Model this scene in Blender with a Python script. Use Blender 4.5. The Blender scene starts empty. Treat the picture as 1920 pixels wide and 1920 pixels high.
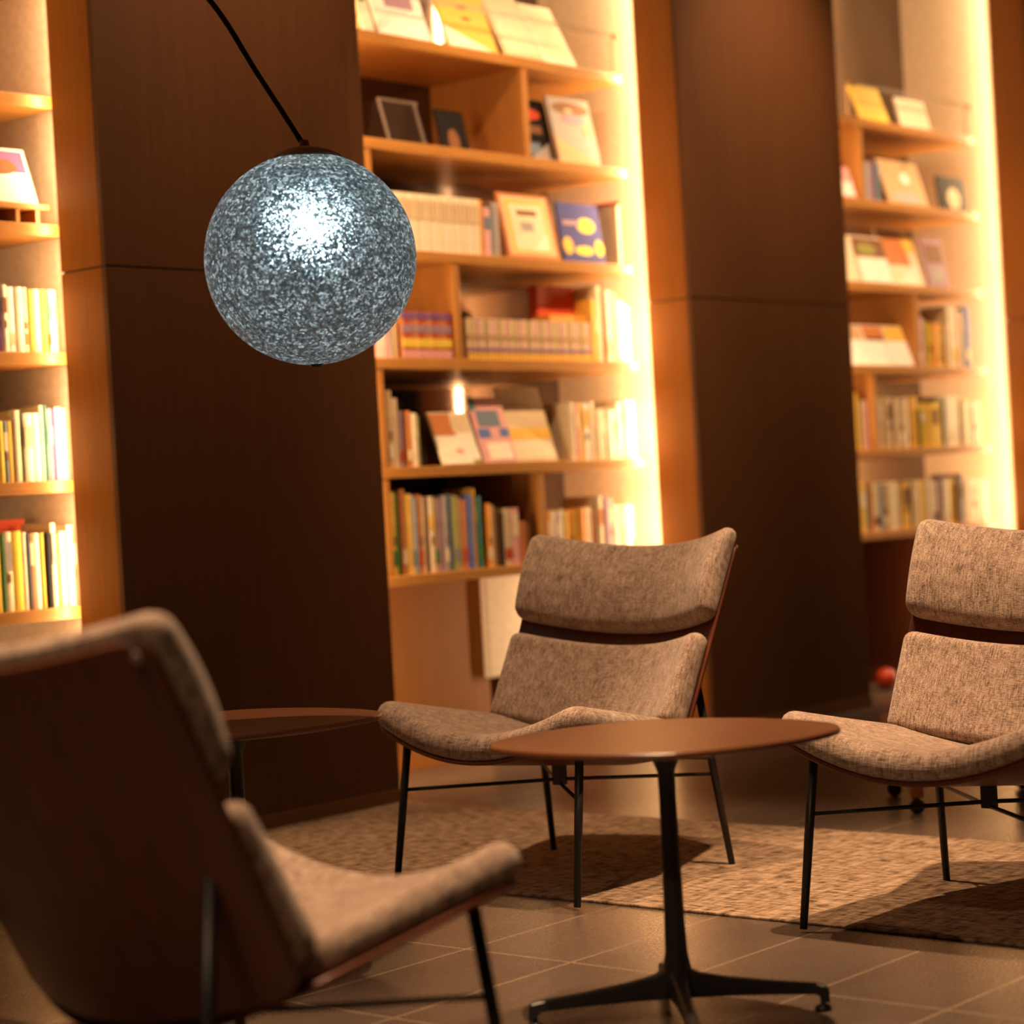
import bpy, bmesh, math, random
from mathutils import Vector, Matrix
random.seed(7)
S = bpy.context.scene
COL = S.collection
R = math.radians

# ------------------------------------------------------------------ camera
cam_d = bpy.data.cameras.new('camera'); cam = bpy.data.objects.new('camera', cam_d); COL.objects.link(cam)
S.camera = cam
cam_d.sensor_width = 36; cam_d.sensor_fit = 'HORIZONTAL'; cam_d.lens = 4088/1920*36
cam_d.clip_start = .05; cam_d.clip_end = 60
cam_d.dof.use_dof = True; cam_d.dof.focus_distance = 5.55; cam_d.dof.aperture_fstop = 1.9
roll = math.atan(.056); pitch = -30/4088
cam.matrix_world = Matrix.Translation((0, 0, 1.1)) @ Matrix.Rotation(R(90)+pitch, 4, 'X') @ Matrix.Rotation(-roll, 4, 'Z')

# ------------------------------------------------------------------ world and exposure
w = bpy.data.worlds.new('world'); S.world = w; w.use_nodes = True
w.node_tree.nodes['Background'].inputs[0].default_value = (1, .62, .34, 1)
w.node_tree.nodes['Background'].inputs[1].default_value = .035
S.view_settings.view_transform = 'Standard'; S.view_settings.look = 'None'
S.view_settings.gamma = 1; S.view_settings.use_curve_mapping = False
S.view_settings.exposure = 0.0

# ------------------------------------------------------------------ room frame: t runs along the shelf wall, s runs into it
P0 = Vector((-.465, 7.96, 0)); D1 = Vector((.655, .7556, 0)); D2 = Vector((-.7556, .655, 0))
ANG = math.atan2(.7556, .655)
def W(t, s, z=0): return P0 + D1*t + D2*s + Vector((0, 0, z))

SPOT = (1, .63, .35); LEDC = (1, .63, .31)
def add_light(name, kind, loc, energy, color, **k):
    d = bpy.data.lights.new(name, kind); d.energy = energy; d.color = color
    for a, b in k.items(): setattr(d, a, b)
    o = bpy.data.objects.new(name, d); COL.objects.link(o); o.location = loc
    return o
def spot(name, loc, target, energy, size=50, blend=.6, radius=.05, color=SPOT):
    o = add_light(name, 'SPOT', loc, energy, color, spot_size=R(size), spot_blend=blend, shadow_soft_size=radius)
    o.rotation_euler = (Vector(target)-Vector(loc)).to_track_quat('-Z', 'Y').to_euler()
    return o
CZ = 4.4
# ceiling downlights: over each chair and washing the shelf wall, plus one added fill
DOWN = [  # x, y, target x, y, z, watts, cone
    (-.02, 6.05, .06, 6.2, 0, 520, 42),
    (1.0, 5.15, 1.13, 5.35, 0, 1050, 42),
    (-.30, 3.65, -.52, 3.5, 0, 950, 42),
    (-1.6, .9, -.9, 2.6, .5, 330, 60),  # added fill spot, brightens the back of the foreground chair
]
WASH = [(W(t, -1.3), W(t, .3), z, e, c) for t, z, e, c in ((-2.3, 2.3, 160, 56), (-.6, 2.4, 260, 60), (1.0, 1.95, 600, 58), (2.6, 2.2, 430, 60), (4.35, 1.9, 620, 54))]
for i, (x, y, tx, ty, tz, e, c) in enumerate(DOWN): spot('downlight_or_fill_lamp', (x, y, CZ-.06), (tx, ty, tz), e, c, .5, .035)
for a, b, z, e, c in WASH: spot('wall_washer_lamp', (a.x, a.y, CZ-.06), (b.x, b.y, z), e, c, 1, .05)
def led(t, s, z0, z1, e, side):   # strip light in the groove behind a pillar's edge, shining into the alcove
    o = add_light('strip_light_lamp', 'AREA', (0, 0, 0), e, LEDC, shape='RECTANGLE', size=.012, size_y=z1-z0)
    a = R(LED_TILT); em = D2*math.cos(a)+D1*(side*math.sin(a))
    zz = -em.normalized(); yy = Vector((0, 0, 1)); xx = yy.cross(zz)
    m_ = Matrix((xx, yy, zz)).transposed().to_4x4(); m_.translation = W(t, s, (z0+z1)/2)
    o.matrix_world = m_
    return o
LED_TILT = 42
LED_E = 58

# ------------------------------------------------------------------ materials
MATS = {}
def nmat(name, rough=.5, spec=.5, metal=0):
    m = bpy.data.materials.new(name); m.use_nodes = True
    nt = m.node_tree; b = nt.nodes['Principled BSDF']
    b.inputs['Roughness'].default_value = rough; b.inputs['Metallic'].default_value = metal
    b.inputs['Specular IOR Level'].default_value = spec
    MATS[name] = m
    return m, nt, b
def node(nt, t, **k):
    n = nt.nodes.new(t)
    for a, b in k.items():
        if a in n.inputs.keys() if isinstance(a, str) else False: n.inputs[a].default_value = b
        else: setattr(n, a, b)
    return n
def ramp(nt, fac, stops):
    r = nt.nodes.new('ShaderNodeValToRGB'); nt.links.new(fac, r.inputs[0])
    e = r.color_ramp.elements
    while len(e) < len(stops): e.new(.5)
    for x, (p, c) in zip(e, stops): x.position = p; x.color = (*c, 1)
    return r.outputs[0]
def coords(nt, scale=(1, 1, 1), rot=(0, 0, 0), kind='Object'):
    tc = nt.nodes.new('ShaderNodeTexCoord'); mp = nt.nodes.new('ShaderNodeMapping')
    mp.inputs['Scale'].default_value = scale; mp.inputs['Rotation'].default_value = rot
    nt.links.new(tc.outputs[kind], mp.inputs[0]); return mp.outputs[0]
def noise(nt, vec, scale=5, detail=4, rough=.55):
    n = nt.nodes.new('ShaderNodeTexNoise'); n.inputs['Scale'].default_value = scale
    n.inputs['Detail'].default_value = detail; n.inputs['Roughness'].default_value = rough
    nt.links.new(vec, n.inputs['Vector']); return n.outputs[0]
def mix(nt, f, a, b, mode='MIX'):
    n = nt.nodes.new('ShaderNodeMix'); n.data_type = 'RGBA'; n.blend_type = mode
    for s, v in ((0, f), (6, a), (7, b)):
        if hasattr(v, 'links') or isinstance(v, bpy.types.NodeSocket): nt.links.new(v, n.inputs[s])
        elif s == 0: n.inputs[0].default_value = v
        else: n.inputs[s].default_value = (*v, 1)
    return n.outputs[2]
def bump(nt, b, h, dist=.002, strength=.6):
    n = nt.nodes.new('ShaderNodeBump'); n.inputs['Distance'].default_value = dist; n.inputs['Strength'].default_value = strength
    nt.links.new(h, n.inputs['Height']); nt.links.new(n.outputs[0], b.inputs['Normal'])
def plain(name, c, rough=.5, spec=.5, metal=0):
    if name in MATS: return MATS[name]
    m, nt, b = nmat(name, rough, spec, metal)
    v = noise(nt, coords(nt), 40, 3)
    nt.links.new(ramp(nt, v, [(.3, tuple(x*.9 for x in c)), (.7, tuple(min(1, x*1.08) for x in c))]), b.inputs['Base Color'])
    return m
def wood(name, ca, cb, scale, rough=.45, spec=.4, fine=.35, bstr=.15):
    m, nt, b = nmat(name, rough, spec)
    v1 = noise(nt, coords(nt, scale), 1, 6, .65)
    v2 = noise(nt, coords(nt, tuple(x*5 for x in scale)), 1, 4, .6)
    c = ramp(nt, v1, [(.25, ca), (.75, cb)])
    c2 = ramp(nt, v2, [(.35, tuple(x*.75 for x in ca)), (.65, cb)])
    nt.links.new(mix(nt, fine, c, c2), b.inputs['Base Color'])
    bump(nt, b, v2, .001, bstr)
    return m
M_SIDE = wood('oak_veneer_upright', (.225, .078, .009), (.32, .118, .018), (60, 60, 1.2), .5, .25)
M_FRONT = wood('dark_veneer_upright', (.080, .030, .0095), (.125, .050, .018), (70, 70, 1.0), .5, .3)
M_SHELF = wood('oak_shelf', (.37, .155, .032), (.52, .24, .058), (1.5, 40, 40), .38, .35)
M_DIV = wood('oak_divider', (.34, .14, .030), (.46, .20, .048), (40, 40, 1.5), .45, .3)
M_WALNUT = wood('walnut_shell', (.085, .022, .010), (.15, .042, .018), (30, 3, 3), .38, .4)
M_TABLE = wood('walnut_tabletop', (.105, .034, .011), (.165, .057, .020), (3, 60, 60), .36, .5)
M_REDWOOD = wood('red_wood', (.25, .07, .02), (.36, .11, .035), (40, 40, 3), .4, .4)
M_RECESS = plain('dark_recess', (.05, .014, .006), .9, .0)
M_CREAM = plain('cream_paint', (.74, .62, .48), .7, .2)
M_METAL = plain('black_metal', (.012, .012, .014), .42, .5)
M_CEIL = plain('ceiling_paint', (.35, .28, .22), .8, .2)
M_DARKWALL = plain('dark_wall_paint', (.09, .06, .04), .7, .3)
M_BRASS = plain('aged_brass', (.45, .28, .12), .35, .5, .8)
M_WHITE = plain('white_panel', (.82, .72, .62), .5, .3)
M_CHROME = plain('cap_metal', (.55, .42, .36), .3, .5, .7)
M_PAGES = plain('book_pages', (.72, .62, .45), .8, .2)
# smoked back panel: dark and glossy, mirrors the lit side wall
m, nt, b = nmat('smoked_glass_back', .04, .5, .9); b.inputs['Base Color'].default_value = (.17, .125, .10, 1)
nt.links.new(ramp(nt, noise(nt, coords(nt), 2, 2), [(.3, (.05, .05, .05)), (.7, (.09, .09, .09))]), b.inputs['Roughness'])
nt.links.new(ramp(nt, noise(nt, coords(nt), 3, 2), [(.3, (.15, .11, .085)), (.7, (.2, .145, .115))]), b.inputs['Base Color'])
M_BACK = m
# clear acrylic: plates barely show, polished edges catch more light
def acrylic(name, lo, hi):
    m, nt, b = nmat(name, .1, .5)
    tr = nt.nodes.new('ShaderNodeBsdfTransparent'); tr.inputs[0].default_value = (.95, .93, .9, 1)
    b.inputs['Base Color'].default_value = (.6, .52, .45, 1)
    mx = nt.nodes.new('ShaderNodeMixShader'); fr_ = nt.nodes.new('ShaderNodeLayerWeight'); fr_.inputs[0].default_value = .25
    nt.links.new(ramp(nt, fr_.outputs['Facing'], [(.3, (lo,)*3), (1, (hi,)*3)]), mx.inputs[0])
    nt.links.new(tr.outputs[0], mx.inputs[1]); nt.links.new(b.outputs[0], mx.inputs[2]); nt.links.new(mx.outputs[0], nt.nodes['Material Output'].inputs['Surface'])
    return m
M_ACRYL = acrylic('clear_acrylic', .012, .15)
M_ACEDGE = acrylic('acrylic_edge', .16, .5)
# heathered upholstery
m, nt, b = nmat('heather_fabric', .95, .1)
a = noise(nt, coords(nt, (420, 40, 40)), 1, 3, .6)
c = noise(nt, coords(nt, (40, 420, 420)), 1, 3, .6)
big = noise(nt, coords(nt), 26, 4, .65)
x1 = nt.nodes.new('ShaderNodeMath'); x1.operation = 'ADD'; nt.links.new(a, x1.inputs[0]); nt.links.new(c, x1.inputs[1])
x2 = nt.nodes.new('ShaderNodeMath'); x2.operation = 'MULTIPLY_ADD'; nt.links.new(big, x2.inputs[0]); x2.inputs[1].default_value = .45; nt.links.new(x1.outputs[0], x2.inputs[2])
sc = nt.nodes.new('ShaderNodeMath'); sc.operation = 'MULTIPLY'; sc.inputs[1].default_value = .41; nt.links.new(x2.outputs[0], sc.inputs[0])
nt.links.new(ramp(nt, sc.outputs[0], [(.38, (.08, .050, .037)), (.48, (.28, .195, .148)), (.60, (.54, .405, .32))]), b.inputs['Base Color'])
bump(nt, b, x1.outputs[0], .0025, .5)
b.inputs['Sheen Weight'].default_value = .25
M_FAB = m
# floor tiles, laid square to the shelf wall
m, nt, b = nmat('stone_floor_tile', .3, .5)
vec = coords(nt, (1, 1, 1))
br = nt.nodes.new('ShaderNodeTexBrick'); nt.links.new(vec, br.inputs['Vector'])
br.offset = 0; br.inputs['Scale'].default_value = 1; br.inputs['Brick Width'].default_value = .6; br.inputs['Row Height'].default_value = .3316
br.inputs['Mortar Size'].default_value = .005; br.inputs['Mortar Smooth'].default_value = .3
br.inputs['Color1'].default_value = (.115, .082, .062, 1); br.inputs['Color2'].default_value = (.095, .068, .052, 1); br.inputs['Mortar'].default_value = (.27, .20, .145, 1)
v = noise(nt, vec, 7, 6, .6)
nt.links.new(mix(nt, .2, br.outputs[0], ramp(nt, v, [(.3, (.07, .05, .038)), (.7, (.15, .11, .085))])), b.inputs['Base Color'])
g = noise(nt, vec, 130, 3, .6)
nt.links.new(ramp(nt, g, [(.3, (.25, .25, .25)), (.7, (.33, .33, .33))]), b.inputs['Roughness'])
bump(nt, b, g, .0003, .15)
M_FLOOR = m
# woven rug
m, nt, b = nmat('woven_rug', .95, .1)
vec = coords(nt)
wob = noise(nt, vec, 30, 3, .6)
va = noise(nt, coords(nt, (75, 16, 1)), 1, 4, .65)
vb = noise(nt, coords(nt, (12, 46, 1)), 1, 3, .6)
x1 = nt.nodes.new('ShaderNodeMath'); x1.operation = 'MULTIPLY_ADD'; nt.links.new(vb, x1.inputs[0]); x1.inputs[1].default_value = .6; nt.links.new(va, x1.inputs[2])
x2 = nt.nodes.new('ShaderNodeMath'); x2.operation = 'MULTIPLY'; x2.inputs[1].default_value = .62; nt.links.new(x1.outputs[0], x2.inputs[0])
nt.links.new(ramp(nt, x2.outputs[0], [(.38, (.075, .045, .026)), (.47, (.25, .165, .105)), (.60, (.46, .33, .235))]), b.inputs['Base Color'])
bump(nt, b, x2.outputs[0], .012, .9)
M_RUG = m

# ------------------------------------------------------------------ mesh helpers
def mesh_obj(name, bm, mat, parent=None, loc=None, rotz=None, smooth=False, mats=None):
    me = bpy.data.meshes.new(name); bm.normal_update(); bm.to_mesh(me); bm.free()
    for mm in (mats or [mat]): me.materials.append(mm)
    if smooth:
        for p in me.polygons: p.use_smooth = True
    o = bpy.data.objects.new(name, me); COL.objects.link(o)
    if parent: o.parent = parent
    if loc is not None: o.location = loc
    if rotz is not None: o.rotation_euler = (0, 0, rotz)
    return o
def tag(o, label=None, cat=None, group=None, kind=None):
    if label: o['label'] = label
    if cat: o['category'] = cat
    if group: o['group'] = group
    if kind: o['kind'] = kind
    return o
def empty(name, loc, rotz=0, label=None, cat=None, group=None, kind=None):
    o = bpy.data.objects.new(name, None); COL.objects.link(o); o.empty_display_size = .1
    o.location = loc; o.rotation_euler = (0, 0, rotz)
    return tag(o, label, cat, group, kind)
def box(bm, x0, x1, y0, y1, z0, z1, bev=0, mi=0):
    vs = [bm.verts.new((x, y, z)) for z in (z0, z1) for y in (y0, y1) for x in (x0, x1)]
    fs = [bm.faces.new([vs[i] for i in q]) for q in ((0, 2, 3, 1), (4, 5, 7, 6), (0, 1, 5, 4), (2, 6, 7, 3), (0, 4, 6, 2), (1, 3, 7, 5))]
    for f in fs: f.material_index = mi
    if bev:
        ed = list({e for f in fs for e in f.edges})
        bmesh.ops.bevel(bm, geom=ed, offset=bev, segments=2, affect='EDGES', profile=.5)
    return fs
def B(*a, **k):
    bm = bmesh.new(); box(bm, *a, **k); return bm
def tube(bm, pts, radii, n=14, cap=True):
    rings = []
    up = Vector((0, 0, 1))
    for i, p in enumerate(pts):
        p = Vector(p)
        a = Vector(pts[max(i-1, 0)]); c = Vector(pts[min(i+1, len(pts)-1)])
        d = (c-a).normalized()
        u = d.cross(up if abs(d.z) < .95 else Vector((1, 0, 0))).normalized(); v = d.cross(u)
        r = radii[i] if isinstance(radii, (list, tuple)) else radii
        rings.append([bm.verts.new(p+u*math.cos(q)*r+v*math.sin(q)*r) for q in [2*math.pi*k/n for k in range(n)]])
    for a, c in zip(rings, rings[1:]):
        for k in range(n): bm.faces.new((a[k], a[(k+1) % n], c[(k+1) % n], c[k]))
    if cap:
        bm.faces.new(rings[0]); bm.faces.new(rings[-1])
    bmesh.ops.recalc_face_normals(bm, faces=bm.faces)
    return bm
def lathe(bm, prof, n=32, c=(0, 0)):
    rings = []
    for r, z in prof:
        rings.append([bm.verts.new((c[0]+r*math.cos(2*math.pi*k/n), c[1]+r*math.sin(2*math.pi*k/n), z)) for k in range(n)] if r > 1e-6 else [bm.verts.new((c[0], c[1], z))])
    for a, d in zip(rings, rings[1:]):
        for k in range(n):
            q = [a[k % len(a)], a[(k+1) % len(a)], d[(k+1) % len(d)], d[k % len(d)]]
            q = list(dict.fromkeys(q))
            if len(q) > 2: bm.faces.new(q)
    bmesh.ops.recalc_face_normals(bm, faces=bm.faces)
    return bm

# ------------------------------------------------------------------ room shell
def struct(name, bm, mat, label=None, **k):
    return tag(mesh_obj(name, bm, mat, **k), label, None, None, 'structure')
ORG = W(0, .041)    # the tile grid starts here
struct('floor', B(-7.8, 7.6, -7.6, 1.2, -.1, 0), M_FLOOR, 'dark stone tile floor with thin light joints', loc=ORG, rotz=ANG)
struct('ceiling', B(-7.8, 7.6, -7.6, 1.2, CZ, CZ+.1), M_CEIL, 'plain ceiling above the lounge', loc=ORG, rotz=ANG)
O = W(0, 0)
struct('wall_back', B(-7.8, 7.6, .86, 1.1, 0, CZ), M_DARKWALL, 'dark wall behind the bookcases', loc=O, rotz=ANG)
struct('wall_front', B(-7.8, 7.6, -7.6, -7.5, 0, CZ), M_DARKWALL, 'dark wall behind the viewer', loc=O, rotz=ANG)
struct('wall_left', B(-7.8, -7.7, -7.5, .86, 0, CZ), M_DARKWALL, 'dark wall on the left', loc=O, rotz=ANG)
struct('wall_right', B(7.5, 7.6, -7.5, .86, 0, CZ), M_DARKWALL, 'dark wall on the right', loc=O, rotz=ANG)
SEAM = 1.915
PIL = [(-4.40, -3.20, 'far left'), (-1.222, 0, 'left'), (1.968, 3.247, 'centre'), (5.22, 6.5, 'right')]
def pillar(t0, t1, nm):
    root = empty('wall_pillar_'+nm.replace(' ', '_'), W(t0, 0), ANG, 'wood-clad wall pillar, '+nm+' of the row between the bookcases', None, None, 'structure')
    L = t1-t0; g = .003
    mesh_obj('pillar_core', B(.07, L-.07, .02, .86, 0, CZ), M_CREAM, root)
    for z0, z1 in ((.055, SEAM-g), (SEAM+g, CZ)):
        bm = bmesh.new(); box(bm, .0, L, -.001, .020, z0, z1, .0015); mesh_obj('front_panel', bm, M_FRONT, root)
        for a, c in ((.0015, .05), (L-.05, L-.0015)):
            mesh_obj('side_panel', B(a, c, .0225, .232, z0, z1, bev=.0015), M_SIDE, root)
    bm = bmesh.new(); box(bm, .006, L-.006, .004, .222, 0, CZ-.01)
    mesh_obj('panel_backing', bm, plain('seam_dark', (.02, .01, .005), .7), root)
    bm = bmesh.new(); box(bm, -.004, L+.004, -.005, .228, 0, .055, .002)
    mesh_obj('baseboard', bm, wood('skirting_'+nm, (.14, .055, .018), (.2, .085, .03), (2, 50, 50), .45), root)
for a in PIL: pillar(*a)

# ------------------------------------------------------------------ bookcases
SZ = [.815, 1.235, 1.66, 2.085, 2.51, 2.925]
SF, SB, TH = .29, .82, .040
ALC = {
 'left':    dict(t0=-3.125, t1=-1.227, te=-1.175, ts=-3.14),
 'central': dict(t0=-.065, t1=2.036, te=1.947, ts=.06),
 'right':   dict(t0=3.182, t1=5.288, te=5.10, ts=3.30),
}
ALC['left']['te'] = -1.157
def bookcase(nm, a, dividers, shelf_zs):
    root = empty('bookcase', W(0, 0), ANG, {'left': 'built-in oak bookcase at the left edge of the room', 'central': 'built-in oak bookcase between the two dark pillars, behind the middle chair',
        'right': 'built-in oak bookcase on the right, behind the right-hand chair'}[nm], 'bookcase')
    te = a['te']; ts = a['ts']
    mesh_obj('back_panel', B(a['t0'], a['t1']+(0 if nm != 'left' else .08), SB+.004, SB+.02, 0, CZ-.02), M_BACK, root)
    for z in shelf_zs:
        bm = bmesh.new(); box(bm, ts, te, SF, SB, z-TH, z, .003)
        mesh_obj('shelf', bm, M_SHELF, root)
    for t, z0, z1 in dividers:
        bm = bmesh.new(); box(bm, t-.018, t+.018, SF+.006, SB, z0, z1, .002)
        mesh_obj('divider', bm, M_DIV, root)
    if nm == 'central': mesh_obj('lower_panel', B(.06, 1.20, .60, .63, 0, SZ[0]-TH-.001, bev=.002), M_SIDE, root)
    if nm == 'central': mesh_obj('lower_panel', B(1.205, 2.0, .625, .65, 0, SZ[0]-TH-.001, bev=.002), M_RECESS, root)  # added dark sheet, its colour stands in for shade in the recess
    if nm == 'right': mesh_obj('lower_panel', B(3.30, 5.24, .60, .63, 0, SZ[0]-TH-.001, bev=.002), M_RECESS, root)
    return root
def gapz(i): return SZ[i]+.0, SZ[i+1]-TH
bookcase('left', ALC['left'], [(-2.2, *gapz(1)), (-2.5, *gapz(3))], SZ)
bookcase('central', ALC['central'],
    [(.322, *gapz(0)), (.322, *gapz(1)), (.322, *gapz(3)), (1.25, *gapz(0)), (.79, *gapz(2)), (1.285, *gapz(4))], SZ)
bookcase('right', ALC['right'], [(3.918, *gapz(4)), (4.38, *gapz(2)), (3.92, *gapz(1))], SZ)
for t, side, e in ((-1.222+.03, -1, .5), (-.03, 1, .9), (1.968+.03, -1, 1), (3.247-.03, 1, .7), (5.22+.03, -1, 1), (-3.2-.03, 1, 1)):
    led(t, .236, .82 if 3 < t < 4 else .03, CZ-.3, e*LED_E, side)

# ------------------------------------------------------------------ rug
bm = bmesh.new(); box(bm, -1.205, .028, -6.2, -.006, 0, .008, .003)
tag(mesh_obj('rug', bm, M_RUG, loc=O, rotz=ANG), 'long woven tan runner rug under the two facing chairs, starting at the dark pillar', 'rug')

# ------------------------------------------------------------------ lounge chairs
TH_B = R(26.7)
UPB = (-math.sin(TH_B), math.cos(TH_B)); NB = (math.cos(TH_B), math.sin(TH_B))
TH_S = R(11)
FWS = (math.cos(TH_S), math.sin(TH_S)); NS = (-math.sin(TH_S), math.cos(TH_S))
CORNER = (-.127, .387)
def frame_back(U, V, n, depth=.12, W0=.352, W1=.378, L=.61):
    hw = W0+(W1-W0)*V/L; k = max(-1.1, min(1.1, U/hw))
    hgt = -depth*(1-k*k); sl = .8*depth*k/hw; q = math.sqrt(1+sl*sl)
    h = hgt+n/q; x = U-n*sl/q
    return Vector((x, CORNER[0]+UPB[0]*V+NB[0]*h, CORNER[1]+UPB[1]*V+NB[1]*h))
def frame_seat(U, V, n, depth=.105, W0=.352, W1=.378, L=.5):
    f = max(0, min(1, V/L)); hw = W0+(W1-W0)*f; k = max(-1.1, min(1.1, U/hw))
    d = depth*(.62+.38*f)
    V = V-.118*max(0, 1-k*k)*(1-f)
    hgt = -d*(1-k*k); sl = 1.1*d*k/hw; q = math.sqrt(1+sl*sl)
    h = hgt+n/q; x = U-n*sl/q
    return Vector((x, CORNER[0]+FWS[0]*V+NS[0]*h, CORNER[1]+FWS[1]*V+NS[1]*h))
def steps(L, n, ins=(0, .003, .009, .018, .03, .045)):
    a = list(ins); m = [ins[-1]+(L-2*ins[-1])*i/n for i in range(1, n)]
    return a+m+[L-i for i in reversed(ins)]
def slab(fr, V0, V1, half, tfun, rc=.04, n0=0, er=.03, nu=26, nv=14, er_bot=0.006, bulge=0.0):
    """a padded or thin slab on the curved frame: outline is a rounded rectangle, tfun gives its thickness"""
    bm = bmesh.new()
    L = V1-V0; us = steps(2, nu, tuple(i/half(0) for i in (0, .003, .009, .018, .03, .045))); vs = steps(L, nv)
    def grid(top):
        g = []
        for v in vs:
            row = []
            for u in us:
                hw = half(v/L); U = (u-1)*hw; q = v-L/2
                ax, ay = abs(U)-(hw-rc), abs(q)-(L/2-rc)
                if ax > 0 and ay > 0:
                    mm = max(ax, ay); ln = math.hypot(ax, ay); f = mm/ln; ax *= f; ay *= f
                    U = math.copysign(hw-rc+ax, U); q = math.copysign(L/2-rc+ay, q); d = rc-math.hypot(ax, ay)
                else: d = min(rc-ax if ax > -9 else 9, rc-ay)
                d = max(0, d)
                T = tfun(U/hw, q/L+.5)
                e = min(1, d/er); prof = math.sqrt(max(0, 1-(1-e)**2))
                base = T*.42 if er > .01 else T*.5
                n = base+(T-base)*prof if top else base-base*math.sqrt(max(0, 1-(1-min(1, d/max(er*.5, .001)))**2))
                row.append(bm.verts.new(fr(U, V0+q+L/2, n0+n)))
            g.append(row)
        return g
    A = grid(True); Z = grid(False)
    for G, fl in ((A, False), (Z, True)):
        for r0, r1 in zip(G, G[1:]):
            for i in range(len(r0)-1):
                q = [r0[i], r0[i+1], r1[i+1], r1[i]]
                if fl: q.reverse()
                bm.faces.new(q)
    bmesh.ops.remove_doubles(bm, verts=bm.verts, dist=.00012)
    bmesh.ops.recalc_face_normals(bm, faces=bm.faces)
    return bm
def leg_pts(sx, front):
    if front: return (sx*.33, .35, 0), (sx*.315, .285, .425)
    return (sx*.334, -.35, 0), (sx*.30, -.262, .575)
def lerp(a, b, t): return tuple(x+(y-x)*t for x, y in zip(a, b))
def make_chair(label):
    root = empty('lounge_chair', (0, 0, 0), 0, label, 'chair', 'plywood lounge chairs with heather cushions')
    mesh_obj('back_shell', slab(frame_back, -.012, .622, lambda f: .352+.024*f, lambda u, v: .012, rc=.05, n0=-.013, er=.004), M_WALNUT, root, smooth=True)
    mesh_obj('seat_shell', slab(frame_seat, .0, .50, lambda f: .350+.026*f, lambda u, v: .012, rc=.06, n0=-.013, er=.004), M_WALNUT, root, smooth=True)
    mesh_obj('seat_cushion', slab(frame_seat, .035, .515, lambda f: .346+.040*f, lambda u, v: .072-.004*abs(u)**2, rc=.06, er=.034), M_FAB, root, smooth=True)
    mesh_obj('back_cushion', slab(frame_back, .02, .314, lambda f: .354+.008*f, lambda u, v: .095-.030*v, rc=.03, er=.026), M_FAB, root, smooth=True)
    mesh_obj('headrest_cushion', slab(frame_back, .358, .642, lambda f: .374+.012*f, lambda u, v: .050+.030*math.sin(math.pi*min(1, v*.95+.05)), rc=.035, er=.028), M_FAB, root, smooth=True)
    for sx in (-1, 1):
        for front in (True, False):
            a, c = leg_pts(sx, front)
            mesh_obj('leg', tube(bmesh.new(), [a, lerp(a, c, .5), c], [.0095, .0115, .012]), M_METAL, root, smooth=True)
    def at(sx, front, z):
        a, c = leg_pts(sx, front); return lerp(a, c, z/c[2])
    for sx in (-1, 1):
        a = at(sx, True, .275); c = at(-sx, False, .265)
        dz = .006*sx
        mid = (0, .0, .272+dz)
        mesh_obj('stretcher', tube(bmesh.new(), [a, mid, c], .0055, 10), M_METAL, root, smooth=True)
    a = at(-1, False, .31); c = at(1, False, .31)
    mesh_obj('rear_stretcher', tube(bmesh.new(), [a, c], .0045, 10), M_METAL, root, smooth=True)
    mesh_obj('seat_mount', B(-.016, .016, -.016, .016, .262, .322, bev=.003), M_METAL, root)
    for sx in (-1, 1):
        for V in (.595,):
            p = frame_back(sx*.352, V, -.014); q = frame_back(sx*.352, V, -.019)
            mesh_obj('screw_cap', tube(bmesh.new(), [p, q], [.011, .008], 14), M_CHROME, root, smooth=True)
    return root
def copy_tree(o, parent=None):
    c = o.copy(); COL.objects.link(c)
    if parent: c.parent = parent
    for ch in list(o.children): copy_tree(ch, c)
    return c
# the chair's own +y is the way it faces
chair = make_chair('lounge chair in the middle, facing front-left, in front of the central bookcase')
chair.location = (.0935, 6.215, 0.0083); chair.rotation_euler = (0, 0, ANG+R(90))
c2 = copy_tree(chair); c2.location = (1.13, 5.345, 0.0083); c2['label'] = 'lounge chair cut off by the right edge of the photo, on the rug'
c3 = copy_tree(chair); c3.location = (-.525, 3.58, 0); c3.rotation_euler = (0, 0, ANG-R(90)); c3['label'] = 'blurred foreground lounge chair seen from behind, showing its reddish plywood back'

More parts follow.
